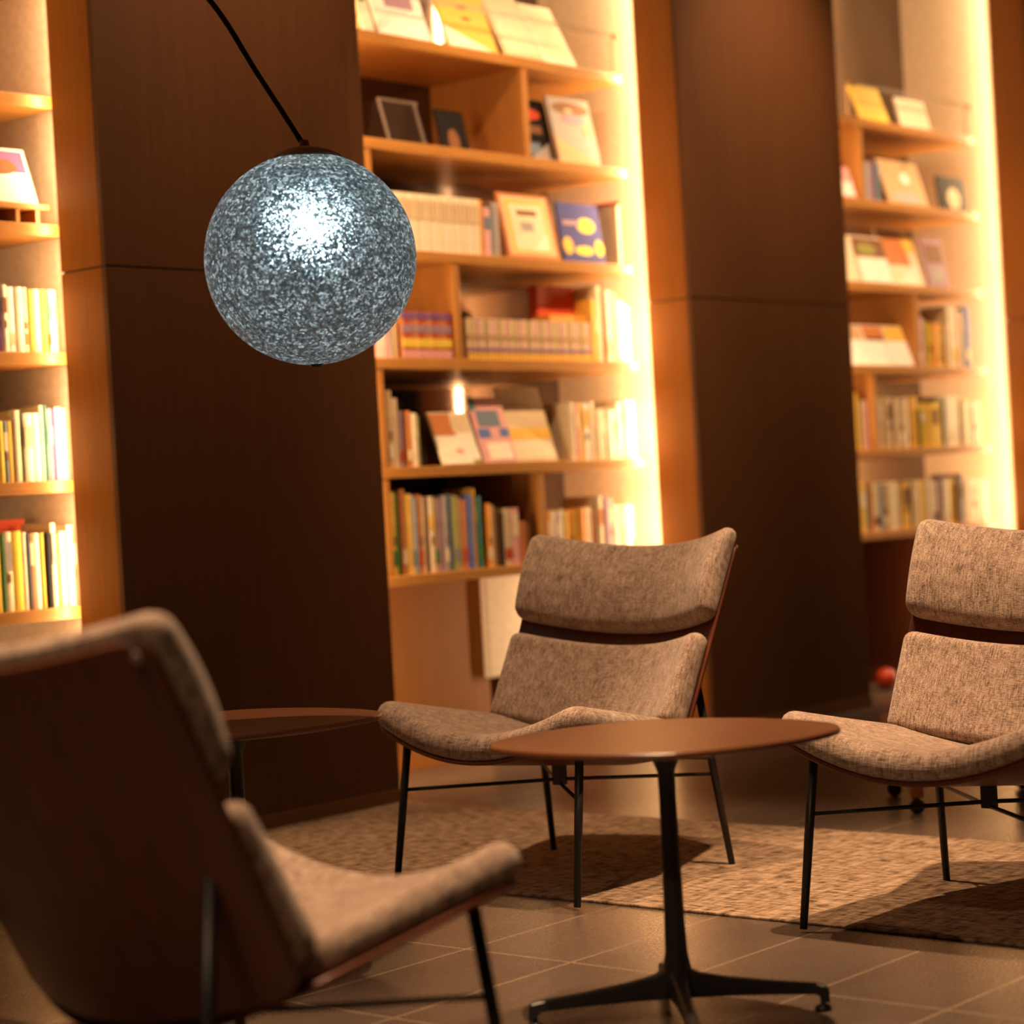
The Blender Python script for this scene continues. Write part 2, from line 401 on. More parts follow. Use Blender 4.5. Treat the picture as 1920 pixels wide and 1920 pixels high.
# ------------------------------------------------------------------ side tables
def make_table(label):
    root = empty('side_table', (0, 0, 0), 0, label, 'table', 'side tables with soft square tops')
    H = .59
    bm = bmesh.new(); n = 96; rings = []
    def ring(sc, z, off=0):
        vs = []
        for k in range(n):
            q = 2*math.pi*k/n; p = 1.62
            r = (abs(math.cos(q)/.368)**p+abs(math.sin(q)/.315)**p)**(-1/p)
            rr = min(r, .362)*sc+off
            vs.append(bm.verts.new((rr*math.cos(q), rr*math.sin(q), z)))
        return vs
    rings = [ring(.80, H-.022), ring(1, H-.013, -.004), ring(1, H-.009), ring(1, H-.003), ring(1, H, -.003), ring(.5, H)]
    for a, c in zip(rings, rings[1:]):
        for k in range(n): bm.faces.new((a[k], a[(k+1) % n], c[(k+1) % n], c[k]))
    bm.faces.new(rings[0]); bm.faces.new(rings[-1])
    bmesh.ops.recalc_face_normals(bm, faces=bm.faces)
    mesh_obj('table_top', bm, M_TABLE, root)
    bm = bmesh.new()
    lathe(bm, [(0, .05), (.030, .05), (.034, .07), (.031, .10), (.024, .14), (.0215, .20), (.0195, .32), (.018, .46), (.019, .515), (.028, .537), (.036, .555), (.058, .568), (0, .568)], 28)
    mesh_obj('column', bm, M_METAL, root, smooth=True)
    for k in range(4):
        q = R(90*k+2); ca, sa = math.cos(q), math.sin(q)
        bm = bmesh.new()
        prof = [(.012, .112, .048, .021), (.05, .094, .046, .016), (.10, .083, .045, .013), (.20, .068, .041, .0115), (.285, .0575, .036, .011), (.305, .054, .018, .011), (.312, .046, .016, .010)]
        rs = []
        for r, zt, zb, hw in prof:
            rs.append([bm.verts.new((r*ca-y*sa, r*sa+y*ca, z)) for y, z in ((-hw, zb), (hw, zb), (hw, zt-.004), (hw*.6, zt), (-hw*.6, zt), (-hw, zt-.004))])
        for a, c in zip(rs, rs[1:]):
            for i in range(6): bm.faces.new((a[i], a[(i+1) % 6], c[(i+1) % 6], c[i]))
        bm.faces.new(rs[0]); bm.faces.new(rs[-1]); bmesh.ops.recalc_face_normals(bm, faces=bm.faces)
        lg = mesh_obj('leg', bm, M_METAL, root)
        bm = bmesh.new(); lathe(bm, [(0, 0), (.017, 0), (.018, .004), (.015, .011), (.006, .013), (.005, .03), (0, .03)], 18, (.299*ca, .299*sa))
        mesh_obj('glide_foot', bm, M_METAL, lg, smooth=True)
    return root
table = make_table('walnut side table in the foreground between the two near chairs')
table.location = (.288, 4.5, 0); table.rotation_euler = (0, 0, 0)
t2 = copy_tree(table); t2.location = (-.706, 5.3, 0); t2['label'] = 'walnut side table on the left, half hidden behind the foreground chair'

# ------------------------------------------------------------------ arc lamp with thread globe
LX, LY, LZ, LR = -.454, 5.3, 1.702, .257
m, nt, b = nmat('threaded_globe', .6, .3)
out = nt.nodes['Material Output']
def math_(op, a, c=None):
    n = nt.nodes.new('ShaderNodeMath'); n.operation = op
    for i_, v in enumerate((a, c)):
        if v is None: continue
        if isinstance(v, bpy.types.NodeSocket): nt.links.new(v, n.inputs[i_])
        else: n.inputs[i_].default_value = v
    return n.outputs[0]
def voro(vec, scale, feat):
    n = nt.nodes.new('ShaderNodeTexVoronoi'); n.feature = feat; n.inputs['Scale'].default_value = scale
    nt.links.new(vec, n.inputs['Vector']); return n
def warpv(v):
    w_ = nt.nodes.new('ShaderNodeVectorMath'); w_.operation = 'MULTIPLY_ADD'
    nz = nt.nodes.new('ShaderNodeTexNoise'); nz.inputs['Scale'].default_value = 60; nt.links.new(v, nz.inputs['Vector'])
    nt.links.new(nz.outputs['Color'], w_.inputs[0]); w_.inputs[1].default_value = (.012, .012, .012); nt.links.new(v, w_.inputs[2]); return w_.outputs[0]
vec = coords(nt)
v1 = voro(vec, 120, 'DISTANCE_TO_EDGE'); v2 = voro(coords(nt, (110, 110, 230), (.25, .1, 0)), 1, 'DISTANCE_TO_EDGE')
g1 = math_('GREATER_THAN', v1.outputs['Distance'], .17); g2 = math_('GREATER_THAN', v2.outputs['Distance'], .10)
lw = nt.nodes.new('ShaderNodeLayerWeight'); lw.inputs[0].default_value = .5
face = math_('SUBTRACT', 1, lw.outputs['Facing'])
patch = ramp(nt, noise(nt, vec, 9, 3), [(.35, (.55, .55, .55)), (.65, (1, 1, 1))])
gap = math_('MULTIPLY', math_('MULTIPLY', g1, g2), math_('MULTIPLY', face, patch))
gap = math_('MULTIPLY', gap, .95)
cell = voro(warpv(vec), 250, 'F1')
sub = nt.nodes.new('ShaderNodeVectorMath'); sub.operation = 'SUBTRACT'; nt.links.new(cell.outputs['Color'], sub.inputs[0]); sub.inputs[1].default_value = (.5, .5, .5)
geo = nt.nodes.new('ShaderNodeNewGeometry')
mad = nt.nodes.new('ShaderNodeVectorMath'); mad.operation = 'MULTIPLY_ADD'; nt.links.new(sub.outputs[0], mad.inputs[0]); mad.inputs[1].default_value = (2.2, 2.2, 2.2); nt.links.new(geo.outputs['Normal'], mad.inputs[2])
nrm = nt.nodes.new('ShaderNodeVectorMath'); nrm.operation = 'NORMALIZE'; nt.links.new(mad.outputs[0], nrm.inputs[0])
tr = nt.nodes.new('ShaderNodeBsdfTransparent'); tr.inputs[0].default_value = (.88, .95, 1, 1)
tl = nt.nodes.new('ShaderNodeBsdfTranslucent'); 
cr = voro(warpv(vec), 185, 'F1'); sepc = nt.nodes.new('ShaderNodeSeparateColor'); nt.links.new(cr.outputs['Color'], sepc.inputs[0])
rings = noise(nt, coords(nt, (14, 14, 120)), 1, 4, .7)
spk = math_('MULTIPLY', math_('POWER', sepc.outputs[0], 2.6), ramp(nt, rings, [(.38, (.45, .45, .45)), (.62, (1.4, 1.4, 1.4))]))
nt.links.new(ramp(nt, spk, [(0, (.02, .027, .028)), (.3, (.13, .17, .17)), (1, (.95, 1, 1))]), tl.inputs[0])
rf = nt.nodes.new('ShaderNodeBsdfRefraction'); rf.inputs['Color'].default_value = (.46, .58, .60, 1); rf.inputs['Roughness'].default_value = .48; rf.inputs['IOR'].default_value = 1.30
nt.links.new(nrm.outputs[0], rf.inputs['Normal'])
df = nt.nodes.new('ShaderNodeBsdfDiffuse'); df.inputs[0].default_value = (.22, .25, .26, 1)
gl = nt.nodes.new('ShaderNodeBsdfGlossy'); gl.inputs[0].default_value = (.8, .8, .8, 1); gl.inputs['Roughness'].default_value = .35
nt.links.new(nrm.outputs[0], gl.inputs['Normal'])
def mixs(f, a, c):
    n = nt.nodes.new('ShaderNodeMixShader')
    if isinstance(f, bpy.types.NodeSocket): nt.links.new(f, n.inputs[0])
    else: n.inputs[0].default_value = f
    nt.links.new(a, n.inputs[1]); nt.links.new(c, n.inputs[2]); return n.outputs[0]
thread = mixs(.35, tl.outputs[0], rf.outputs[0])
thread = mixs(.34, thread, df.outputs[0]); thread = mixs(.16, thread, gl.outputs[0])
nt.links.new(mixs(gap, thread, tr.outputs[0]), out.inputs['Surface'])
M_GLOBE = m
m, nt, b = nmat('bulb_glow', .5); b.inputs['Emission Color'].default_value = (.82, .94, 1, 1); b.inputs['Emission Strength'].default_value = 14
M_BULB = m
lamp = empty('arc_floor_lamp', (-2.05, 5.3, 0), 0, 'arc lamp with a glowing blue-grey thread globe hanging in front of the dark pillar', 'lamp')
def ll(x, y, z): return (x+2.05, y-5.3, z)
cx, cy, cz = ll(LX, LY, LZ)
bm = bmesh.new(); lathe(bm, [(LR*math.sin(math.pi*i/64), LR*math.cos(math.pi*i/64)) for i in range(7, 65)], 96)
sh = mesh_obj('lamp_shade', bm, M_GLOBE, lamp, loc=(cx, cy, cz), smooth=True)
bm = bmesh.new(); lathe(bm, [(.092, LR*.945-.004), (.093, LR*.945+.001), (.074, LR*.945+.016), (.040, LR*.945+.026), (.014, LR*.945+.030), (.012, LR*.945+.045), (0, LR*.945+.046)], 48)
cap = mesh_obj('shade_cap', bm, plain('copper_cap', (.55, .32, .20), .45, .5, 0), lamp, loc=(cx, cy, cz), smooth=True)
bm = bmesh.new(); lathe(bm, [(.012, -LR-.004), (.018, -LR+.001), (0, -LR+.002)], 20)
mesh_obj('shade_finial', bm, M_METAL, lamp, loc=(cx, cy, cz), smooth=True)
bm = bmesh.new(); bmesh.ops.create_uvsphere(bm, u_segments=20, v_segments=12, radius=.028)
bulb = mesh_obj('bulb', bm, M_BULB, lamp, loc=(cx, cy, cz+.07), smooth=True)
bm = bmesh.new(); tube(bm, [(0, 0, .095), (0, 0, LR*.945)], .014); mesh_obj('bulb_holder', bm, M_METAL, lamp, loc=(cx, cy, cz))
pl = add_light('globe_lamp', 'POINT', (LX, LY, LZ+.07), 12, (.78, .92, 1), shadow_soft_size=.035)
top = Vector((cx-.005, 0, cz+LR*.945+.04))
ctrl = [top, Vector((cx-.105, 0, 2.16)), Vector((cx-.215, 0, 2.35)), Vector((cx-.40, 0, 2.55)), Vector((cx-.66, 0, 2.69)), Vector((cx-.95, 0, 2.70)), Vector((cx-1.22, 0, 2.55)), Vector((cx-1.42, 0, 2.25)), Vector((cx-1.54, 0, 1.8)), Vector((cx-1.59, 0, 1.2)), Vector((cx-1.596, 0, .05))]
def catmull(P, m=8):
    o = []
    Q = [P[0]*2-P[1]]+P+[P[-1]*2-P[-2]]
    for i in range(1, len(Q)-2):
        for j in range(m):
            t = j/m; a, b_, c, d = Q[i-1:i+3]
            o.append(.5*((2*b_)+(c-a)*t+(2*a-5*b_+4*c-d)*t*t+(3*b_-a-3*c+d)*t**3))
    return o+[P[-1]]
mesh_obj('arm', tube(bmesh.new(), catmull(ctrl), .0075, 12), plain('bronze_tube', (.05, .03, .02), .35, .5, .6), lamp, smooth=True)
bm = bmesh.new(); lathe(bm, [(0, 0), (.19, 0), (.195, .012), (.185, .04), (.03, .05), (0, .05)], 48)
mesh_obj('base', bm, M_METAL, lamp)

# ------------------------------------------------------------------ books
COLS = {'cream': (.75, .62, .42), 'ivory': (.82, .74, .58), 'white': (.85, .80, .72), 'tan': (.52, .35, .18), 'orange': (.72, .30, .05), 'amber': (.75, .45, .08), 'yellow': (.80, .58, .08),
        'red': (.50, .07, .03), 'rust': (.50, .18, .06), 'pink': (.70, .36, .34), 'mauve': (.36, .22, .28), 'purple': (.22, .10, .25), 'blue': (.10, .16, .42), 'slate': (.16, .20, .26),
        'teal': (.05, .20, .18), 'green': (.06, .22, .06), 'olive': (.30, .28, .08), 'brown': (.20, .09, .04), 'grey': (.34, .30, .27), 'black': (.012, .010, .009), 'beige': (.66, .50, .30), 'navy': (.045, .05, .22)}
def cmat(c): return plain('paper_'+c, COLS[c], .6, .15)
def book_bm(w, d, h, tilt=0):
    bm = bmesh.new(); e = .0022
    box(bm, 0, e, 0, d, 0, h); box(bm, w-e, w, 0, d, 0, h)
    vs = []; n = 5       # rounded spine
    fr = []
    for z in (0, h):
        fr.append([bm.verts.new((w*i/n, -.004*math.sin(math.pi*i/n), z)) for i in range(n+1)]+[bm.verts.new((w, .003, z)), bm.verts.new((0, .003, z))])
    m_ = len(fr[0])
    for i in range(m_): bm.faces.new((fr[0][i], fr[0][(i+1) % m_], fr[1][(i+1) % m_], fr[1][i]))
    bm.faces.new(fr[0]); bm.faces.new(fr[1])
    box(bm, e, w-e, .003, d-.004, .003, h-.004, mi=1)
    bmesh.ops.recalc_face_normals(bm, faces=bm.faces)
    return bm
ORD = ['first', 'second', 'third', 'fourth', 'fifth', 'sixth', 'seventh', 'eighth', 'ninth', 'tenth', 'eleventh', 'twelfth', 'thirteenth', 'fourteenth', 'fifteenth', 'sixteenth', 'seventeenth', 'eighteenth', 'nineteenth', 'twentieth', 'twenty-first', 'twenty-second', 'twenty-third', 'twenty-fourth', 'twenty-fifth']
def an(c): return c
def row(where, group, z, t0, cols, widths, heights, s=.315, band=None, lean=None, depth=.17, names=None):
    """books standing side by side from t0; each is its own object with its spine label as a part"""
    t = t0
    for i, c in enumerate(cols):
        wd = widths[i % len(widths)]; h = heights[i % len(heights)]
        o = mesh_obj('book', book_bm(wd, depth*(.9+.2*random.random()) if not lean else depth, h), None, mats=[cmat(c), M_PAGES])
        ds = random.uniform(0, .012)
        o.location = W(t, s+ds, z+.0005); o.rotation_euler = (0, 0, ANG)
        tag(o, '%s book, %s from the left %s' % (c, ORD[i], where), 'book', group)
        bc = band[i % len(band)] if band else None
        if bc:
            z0, z1 = (h*random.uniform(.5, .6), h*random.uniform(.75, .9)) if i % 2 else (h*.12, h*.3)
            mesh_obj('spine_label', B(wd*.12, wd*.88, -.0052, -.0030, z0, z1), cmat(bc), o)
            if i % 3 == 0: mesh_obj('spine_label', B(wd*.3, wd*.7, -.0056, -.0034, h*.36, h*.47), cmat('brown'), o)
        t += wd+.0012
    return t
def series(label, group, z, t0, n, wd, h, c, parts, s=.312, depth=.15, cols=None):
    """a set of equal volumes; parts = (name, z0, z1, colour) bands on every spine"""
    protos = {}
    for i in range(n):
        cc = cols[i % len(cols)] if cols else c
        if cc not in protos:
            o = mesh_obj('book', book_bm(wd-.001, depth, h), None, mats=[cmat(cc), M_PAGES])
            for z0, z1, bc in parts: mesh_obj('spine_label', B(wd*.06, wd*.84, -.0050, -.0028, z0*h, z1*h), cmat(bc), o)
            protos[cc] = o
        else: o = copy_tree(protos[cc])
        o.location = W(t0+i*wd, s+.0008*(i % 3), z+.0005); o.rotation_euler = (0, 0, ANG)
        tag(o, label, 'book', group)
def display(name, label, t0, t1, z, h, cover, patches=(), tilt=17, s=.31, th=.012, cat='book', yaw=0, border=None):
    """something shown face-out, leaning back; patches = (part, x0, x1, z0, z1, colour[, round]) in fractions of the cover"""
    wd = t1-t0
    bm = bmesh.new(); box(bm, 0, wd, 0, th, 0, h, .0015)
    o = mesh_obj(name, bm, None, mats=[cmat(cover)])
    o.location = W(t0, s, z+.0008+th*math.sin(R(tilt))); o.rotation_euler = (-R(tilt), 0, ANG)
    tag(o, label, cat)
    for k, p in enumerate(patches):
        pn, x0, x1, z0, z1, c = p[:6]
        bm = bmesh.new(); y0, y1 = -.0008-.0004*k, .001
        if len(p) > 6:
            n = 20; cxx, czz = (x0+x1)/2*wd, (z0+z1)/2*h; rx, rz = (x1-x0)/2*wd, (z1-z0)/2*h
            if p[6] == 'round': pts = [(cxx+rx*math.cos(2*math.pi*i/n), czz+rz*math.sin(2*math.pi*i/n)) for i in range(n)]
            elif p[6] == 'wedge': pts = [(x0*wd, z0*h), (x1*wd, z0*h), (x1*wd, z1*h)]
            else: pts = [(x0*wd, z0*h), (x1*wd, z0*h), (x0*wd, z1*h)]
            a = [bm.verts.new((x, y0, zz)) for x, zz in pts]; b_ = [bm.verts.new((x, y1, zz)) for x, zz in pts]
            for i in range(len(pts)): bm.faces.new((a[i], a[(i+1) % len(pts)], b_[(i+1) % len(pts)], b_[i]))
            bm.faces.new(a); bm.faces.new(b_); bmesh.ops.recalc_face_normals(bm, faces=bm.faces)
        else: box(bm, x0*wd, x1*wd, y0, y1, z0*h, z1*h)
        mesh_obj(pn, bm, cmat(c), o)
    return o

# ---- central bookcase, top shelf (z 2.925)
z = SZ[5]
display('book', 'white-framed cover with a grey-mauve picture on the top shelf, central bookcase', .44, .735, z, .33, 'white', [('cover_picture', .26, .82, .38, .92, 'mauve')], 17)
display('book', 'slim ivory booklet at the far left of the central top shelf', .355, .42, z, .25, 'ivory', [('cover_title', .2, .8, .5, .8, 'green')], 17)
display('book', 'amber cover with small dark title leaning on the central top shelf', .845, 1.145, z, .34, 'amber', [('cover_title', .42, .62, .55, .60, 'brown'), ('cover_picture', .0, .9, .0, .28, 'ivory', 'tri'), ('cover_title', .45, .62, .40, .44, 'brown')], 20)
display('book', 'wide beige open book at the right end of the central top shelf', 1.19, 1.44, z, .34, 'beige', [('cover_picture', .1, .95, .08, .95, 'cream')], 27, th=.016)
display('book', 'pale ivory cover right of the wide beige book on the top shelf', 1.443, 1.66, z, .31, 'ivory', [('cover_picture', .1, .9, .1, .9, 'cream')], 27)
def rail(t0, t1, z, label, left=True):
    root = empty('book_rail', W(t0, .265, z), ANG, label, 'rail', 'clear rails along the top shelves')
    L = t1-t0
    mesh_obj('rail_bar', B(0, L, 0, .005, .145, .170, bev=.001), M_ACEDGE, root)
    for x in ([.01] if left else [])+[L-.01]:
        bm = tube(bmesh.new(), [(x, -.006, .157), (x, .012, .157)], .014, 16); mesh_obj('rail_knob', bm, M_BRASS, root)
        bm = tube(bmesh.new(), [(x, .012, .157), (x, .03, .157), (x, .03, .0)], .004, 8); mesh_obj('rail_post', bm, M_BRASS, root)
rail(.30, 1.90, z, 'clear book rail across the top shelf, central bookcase')
# ---- second shelf from top (z 2.51)
z = SZ[4]
def acrylic_stand(t, s, z, label):
    root = empty('book_stand', W(t, s, z), ANG, label, 'stand')
    w_ = .225
    bm = bmesh.new(); box(bm, 0, w_, 0, .005, 0, .19, .001)
    p = mesh_obj('front_plate', bm, M_ACRYL, root); p.rotation_euler = (-R(16), 0, 0)
    for x in (0, w_-.022):
        q = mesh_obj('edge_rail', B(x, x+.008, -.003, .009, .0, .192, bev=.002), M_ACEDGE, root); q.rotation_euler = (-R(16), 0, 0)
    q = mesh_obj('edge_rail', B(0, w_, -.003, .009, .182, .192, bev=.002), M_ACEDGE, root); q.rotation_euler = (-R(16), 0, 0)
    q = mesh_obj('rear_leg', B(.02, w_-.02, .135, .139, 0, .15), M_ACRYL, root); q.rotation_euler = (R(14), 0, 0)
acrylic_stand(.485, .33, z, 'empty clear book stand left of the divider, second shelf from top')
display('picture_frame', 'small dark picture with a tan shape left of the divider, second shelf from top', .93, 1.10, z, .20, 'black', [('picture', .28, .68, .05, .6, 'brown', 'round')], 12, s=.45, cat='picture')
display('book', 'dark book with red blossoms just right of the divider, second shelf from top', 1.34, 1.56, z, .285, 'black', [('cover_picture', .05, .8, .66, .85, 'red', 'round'), ('cover_picture', .1, .75, .45, .58, 'brown'), ('cover_picture', .0, .6, .10, .3, 'slate'), ('cover_picture', .2, 1, .02, .38, 'grey', 'wedge')], 12, s=.37)
display('book', 'large grey cover with mountains and a pale boat, right end of second shelf from top', 1.515, 1.80, z, .30, 'grey', [('cover_picture', .08, .95, .74, .93, 'brown', 'round'), ('cover_picture', .36, .56, .76, .84, 'tan', 'round'), ('cover_picture', .25, .8, .6, .76, 'mauve', 'round'), ('cover_picture', .0, .95, .0, .42, 'tan', 'tri'), ('cover_picture', .72, .95, .44, .62, 'tan', 'round')], 12, s=.315)
acr = mesh_obj('acrylic_block', B(0, .02, 0, .12, 0, .25, bev=.001), M_ACRYL, loc=W(1.835, .32, z), rotz=ANG)
tag(acr, 'clear upright holder at the right end of the second shelf from top', 'stand')
# ---- third shelf (z 2.085)
z = SZ[3]
series('thin cream magazine in a tight row beside the globe lamp, central bookcase', 'cream magazines, third shelf from top', z, .43, 23, .0235, .228, 'cream', [(.55, .9, 'beige')], cols=['cream', 'cream', 'ivory'])
row('after the cream magazines, third shelf, central bookcase', 'spines after the cream magazines', z, .974, ['orange', 'pink', 'slate', 'grey'], [.018, .042, .014, .045], [.228, .20, .20, .225], band=[None, 'slate', None, None])
display('book', 'cream cover in a wide orange frame on the third shelf, central bookcase', 1.14, 1.475, z, .285, 'rust', [('cover_border', .06, .94, .05, .95, 'beige'), ('cover_border', .12, .88, .08, .9, 'amber'), ('cover_picture', .19, .83, .12, .84, 'cream'), ('cover_title', .32, .70, .66, .74, 'brown'), ('cover_title', .35, .6, .42, .56, 'grey'), ('cover_picture', .5, .83, .12, .42, 'ivory', 'wedge')], 12)
display('book', 'navy cover with yellow shapes on the third shelf, central bookcase', 1.515, 1.80, z, .262, 'navy', [('cover_picture', .42, .86, .5, .76, 'yellow', 'round'), ('cover_picture', .3, .74, .12, .28, 'yellow', 'round'), ('cover_picture', .78, .99, .12, .4, 'yellow', 'round'), ('cover_picture', .02, .26, .12, .42, 'amber', 'round'), ('cover_title', .08, .5, .62, .7, 'mauve')], 8, s=.32)
row('at the right end of the third shelf, central bookcase', 'spines at the right end of the third shelf', z, 1.885, ['cream', 'red'], [.022, .012], [.265, .285], depth=.2)
# ---- fourth shelf (z 1.66)
z = SZ[2]
row('left end of the fourth shelf, central bookcase', 'spines at the left end of the fourth shelf', z, .375, ['pink', 'ivory', 'tan'], [.03, .026, .022], [.15, .16, .15], depth=.13)
series('red and mauve volume with a yellow band left of the divider, fourth shelf', 'red and mauve volumes', z, .468, 11, .0265, .185, 'red', [(.02, .18, 'pink'), (.24, .42, 'yellow'), (.55, .72, 'mauve'), (.84, .98, 'purple')], cols=['rust', 'red', 'rust'], depth=.14)
series('slim pinkish paperback with an amber foot in the long row, fourth shelf', 'slim uniform paperbacks on the fourth shelf', z, .85, 36, .0222, .168, 'pink', [(.0, .16, 'amber'), (.2, .3, 'mauve'), (.5, .62, 'tan')], cols=['beige', 'tan', 'beige', 'pink'], depth=.12)
o = mesh_obj('book', B(0, .25, 0, .16, 0, .03, bev=.002), None, mats=[cmat('orange')], loc=W(1.41, .335, z+.1695), rotz=ANG)
tag(o, 'orange book lying flat on top of the slim paperbacks', 'book')
o = mesh_obj('book', B(0, .25, 0, .05, 0, .13, bev=.002), None, mats=[cmat('red')], loc=W(1.41, .40, z+.2), rotz=ANG)
tag(o, 'dark red boxed book standing above the slim paperbacks', 'book')
row('in the tall group at the right end, fourth shelf', 'tall bright spines at the right end of the fourth shelf', z, 1.66, ['amber', 'orange', 'cream', 'rust', 'ivory', 'cream', 'teal', 'ivory', 'ivory'], [.03, .02, .034, .022, .04, .03, .008, .045, .04], [.27, .25, .33, .32, .31, .30, .29, .27, .25], band=[None, 'cream', None, None, 'beige'])
# ---- fifth shelf (z 1.235)
z = SZ[1]
row('left end of the fifth shelf, central bookcase', 'spines at the left end of the fifth shelf', z, .368, ['tan', 'beige', 'mauve', 'brown', 'rust', 'cream', 'olive'], [.03, .035, .022, .014, .026, .032, .016], [.30, .27, .22, .22, .22, .21, .20], band=['cream', None, 'red', None, 'cream'])
display('book', 'cover with a rust top half and pale lower half, leftmost leaning book, fifth shelf', .668, .90, z, .225, 'ivory', [('cover_picture', .0, .55, .55, .98, 'rust'), ('cover_picture', .5, .95, .6, .95, 'beige'), ('cover_title', .4, .62, .2, .3, 'pink', 'round'), ('cover_border', .8, 1, .0, .08, 'olive')], 20, s=.305)
display('book', 'pale cover with grey and sky-blue picture, middle leaning book, fifth shelf',   .915, 1.117, z, .285, 'pink', [('cover_picture', .12, .8, .55, .80, 'slate'), ('cover_picture', .05, .4, .38, .52, 'blue'), ('cover_picture', .7, .98, .4, .52, 'blue'), ('cover_picture', .2, .9, .05, .3, 'ivory'), ('cover_border', .0, .14, .8, 1, 'teal')], 17, s=.305)
display('book', 'large beige cover with an amber band, rightmost leaning book, fifth shelf', 1.12, 1.40, z, .33, 'beige', [('cover_picture', .02, .98, .3, .45, 'amber'), ('cover_picture', .05, .95, .05, .28, 'cream'), ('cover_title', .1, .7, .75, .78, 'tan')], 17, s=.322)
display('book', 'narrow tan cover peeking out right of the large beige cover, fifth shelf', 1.30, 1.445, z, .27, 'tan', [('cover_title', .1, .9, .5, .7, 'amber')], 17, s=.36)
row('in the right-hand group, fifth shelf, central bookcase', 'pale spines at the right end of the fifth shelf', z, 1.49, ['cream', 'pink', 'amber', 'ivory', 'slate', 'cream', 'beige', 'cream', 'ivory', 'cream', 'ivory', 'cream', 'white'], [.03, .028, .026, .034, .008, .036, .032, .04, .045, .035, .042, .045, .04], [.25, .245, .25, .245, .245, .25, .22, .22, .215, .215, .25, .26, .25], band=[None, 'cream', None, 'amber', None, 'beige'])
# ---- sixth shelf (z .815)
z = SZ[0]
row('among the tall books on the lowest shelf, central bookcase', 'tall books on the lowest shelf left of the divider', z, .362,
    ['amber', 'green', 'rust', 'amber', 'cream', 'slate', 'rust', 'beige', 'brown', 'cream', 'tan', 'mauve', 'grey', 'slate', 'olive', 'tan', 'rust', 'blue', 'mauve', 'amber', 'teal'],
    [.024, .020, .030, .034, .014, .016, .026, .018, .020, .032, .02, .03, .022, .03], [.325, .33, .335, .315, .31, .30, .31, .30, .295, .30, .295, .29, .30, .305, .30, .29, .28, .30, .29, .325, .29],
    band=['green', None, 'cream', None, 'slate', None, 'red', None, None, 'amber'])
row('among the shorter books left of the divider, lowest shelf', 'shorter books on the lowest shelf left of the divider', z, .362+.55, ['orange', 'tan', 'brown', 'black', 'beige', 'pink', 'rust', 'brown'], [.03, .032, .018, .02, .05, .045, .04, .022], [.26, .25, .23, .22, .235, .235, .18, .17], band=['cream', None, None, None, 'red'])
row('right of the divider on the lowest shelf, central bookcase', 'books on the lowest shelf right of the divider', z, 1.275,
    ['rust', 'orange', 'cream', 'mauve', 'ivory', 'amber', 'orange', 'amber', 'orange', 'beige', 'cream', 'rust', 'black', 'cream', 'mauve', 'pink', 'ivory', 'cream', 'ivory', 'white', 'ivory'],
    [.028, .022, .034, .018, .03, .034, .03, .026, .036, .03, .024, .02, .015, .04, .042, .03, .04], [.215, .21, .21, .205, .215, .21, .215, .21, .215, .22, .215, .20, .18, .265, .26, .25, .22, .22, .215, .22, .21],
    band=[None, 'cream', None, 'ivory', None, None, 'rust'])
# ---- white panel below the lowest shelf, beside the lower divider
bm = bmesh.new(); box(bm, .0, .36, 0, .03, 0, .44, .012)
tag(mesh_obj('display_panel', bm, M_WHITE, loc=W(1.155, .565, .335), rotz=ANG), 'plain white rounded panel mounted under the lowest shelf, left of the middle chair', 'panel')

# ---- right bookcase
z = SZ[5]
display('book', 'small yellow book standing behind the rail, top shelf of the right bookcase', 3.96, 4.24, z, .20, 'yellow', [('cover_picture', .1, .9, .1, .9, 'amber')], 20)
display('book', 'plain pale booklet standing behind the rail, top shelf of the right bookcase', 4.36, 4.66, z, .16, 'ivory', [('cover_picture', .1, .9, .1, .9, 'cream')], 14)
rail(3.80, 5.02, z, 'clear book rail across the top shelf, right bookcase')
z = SZ[4]
display('book', 'pink and white booklet left of the divider, second shelf of the right bookcase', 3.70, 3.885, z, .17, 'pink', [('cover_picture', .2, .9, .05, .5, 'white')], 17)
row('right of the divider, second shelf, right bookcase', 'grey spines on the right bookcase', z, 3.96, ['grey', 'mauve', 'slate'], [.06, .05, .045], [.20, .205, .2])
display('book', 'beige cover with a round white ball, second shelf of the right bookcase', 4.19, 4.60, z, .25, 'tan', [('cover_picture', .48, .70, .48, .72, 'white', 'round'), ('cover_picture', .15, .8, .02, .28, 'pink', 'round'), ('cover_title', .6, .75, .88, .92, 'brown')], 17)
display('picture_frame', 'black picture with a tan rounded shape, right end of the right bookcase', 4.72, 5.02, z, .185, 'black', [('picture', .3, .75, .03, .68, 'beige', 'round')], 6, cat='picture')
z = SZ[3]
display('book', 'narrow cream cover with a rust tip, third shelf of the right bookcase', 3.71, 3.88, z, .25, 'cream', [('cover_title', .2, .7, .8, .95, 'rust')], 14)
display('book', 'cover dark above and white below, third shelf of the right bookcase', 3.90, 4.197, z, .255, 'ivory', [('cover_picture', .0, 1, .55, .97, 'brown'), ('cover_picture', .1, .7, .6, .85, 'olive', 'round'), ('cover_picture', .05, .95, .02, .5, 'white')], 16)
display('book', 'cream cover with a large rust-red picture, third shelf of the right bookcase', 4.20, 4.54, z, .325, 'cream', [('cover_picture', .0, .75, .35, .95, 'rust'), ('cover_picture', .7, 1, .6, .95, 'amber'), ('cover_picture', .2, .98, .02, .45, 'ivory', 'wedge')], 17, s=.325)
display('book', 'mottled purple-brown cover at the right of the third shelf, right bookcase', 4.56, 4.78, z, .265, 'mauve', [('cover_picture', .1, .9, .5, .9, 'brown'), ('cover_picture', .2, .8, .1, .4, 'grey')], 10)
z = SZ[2]
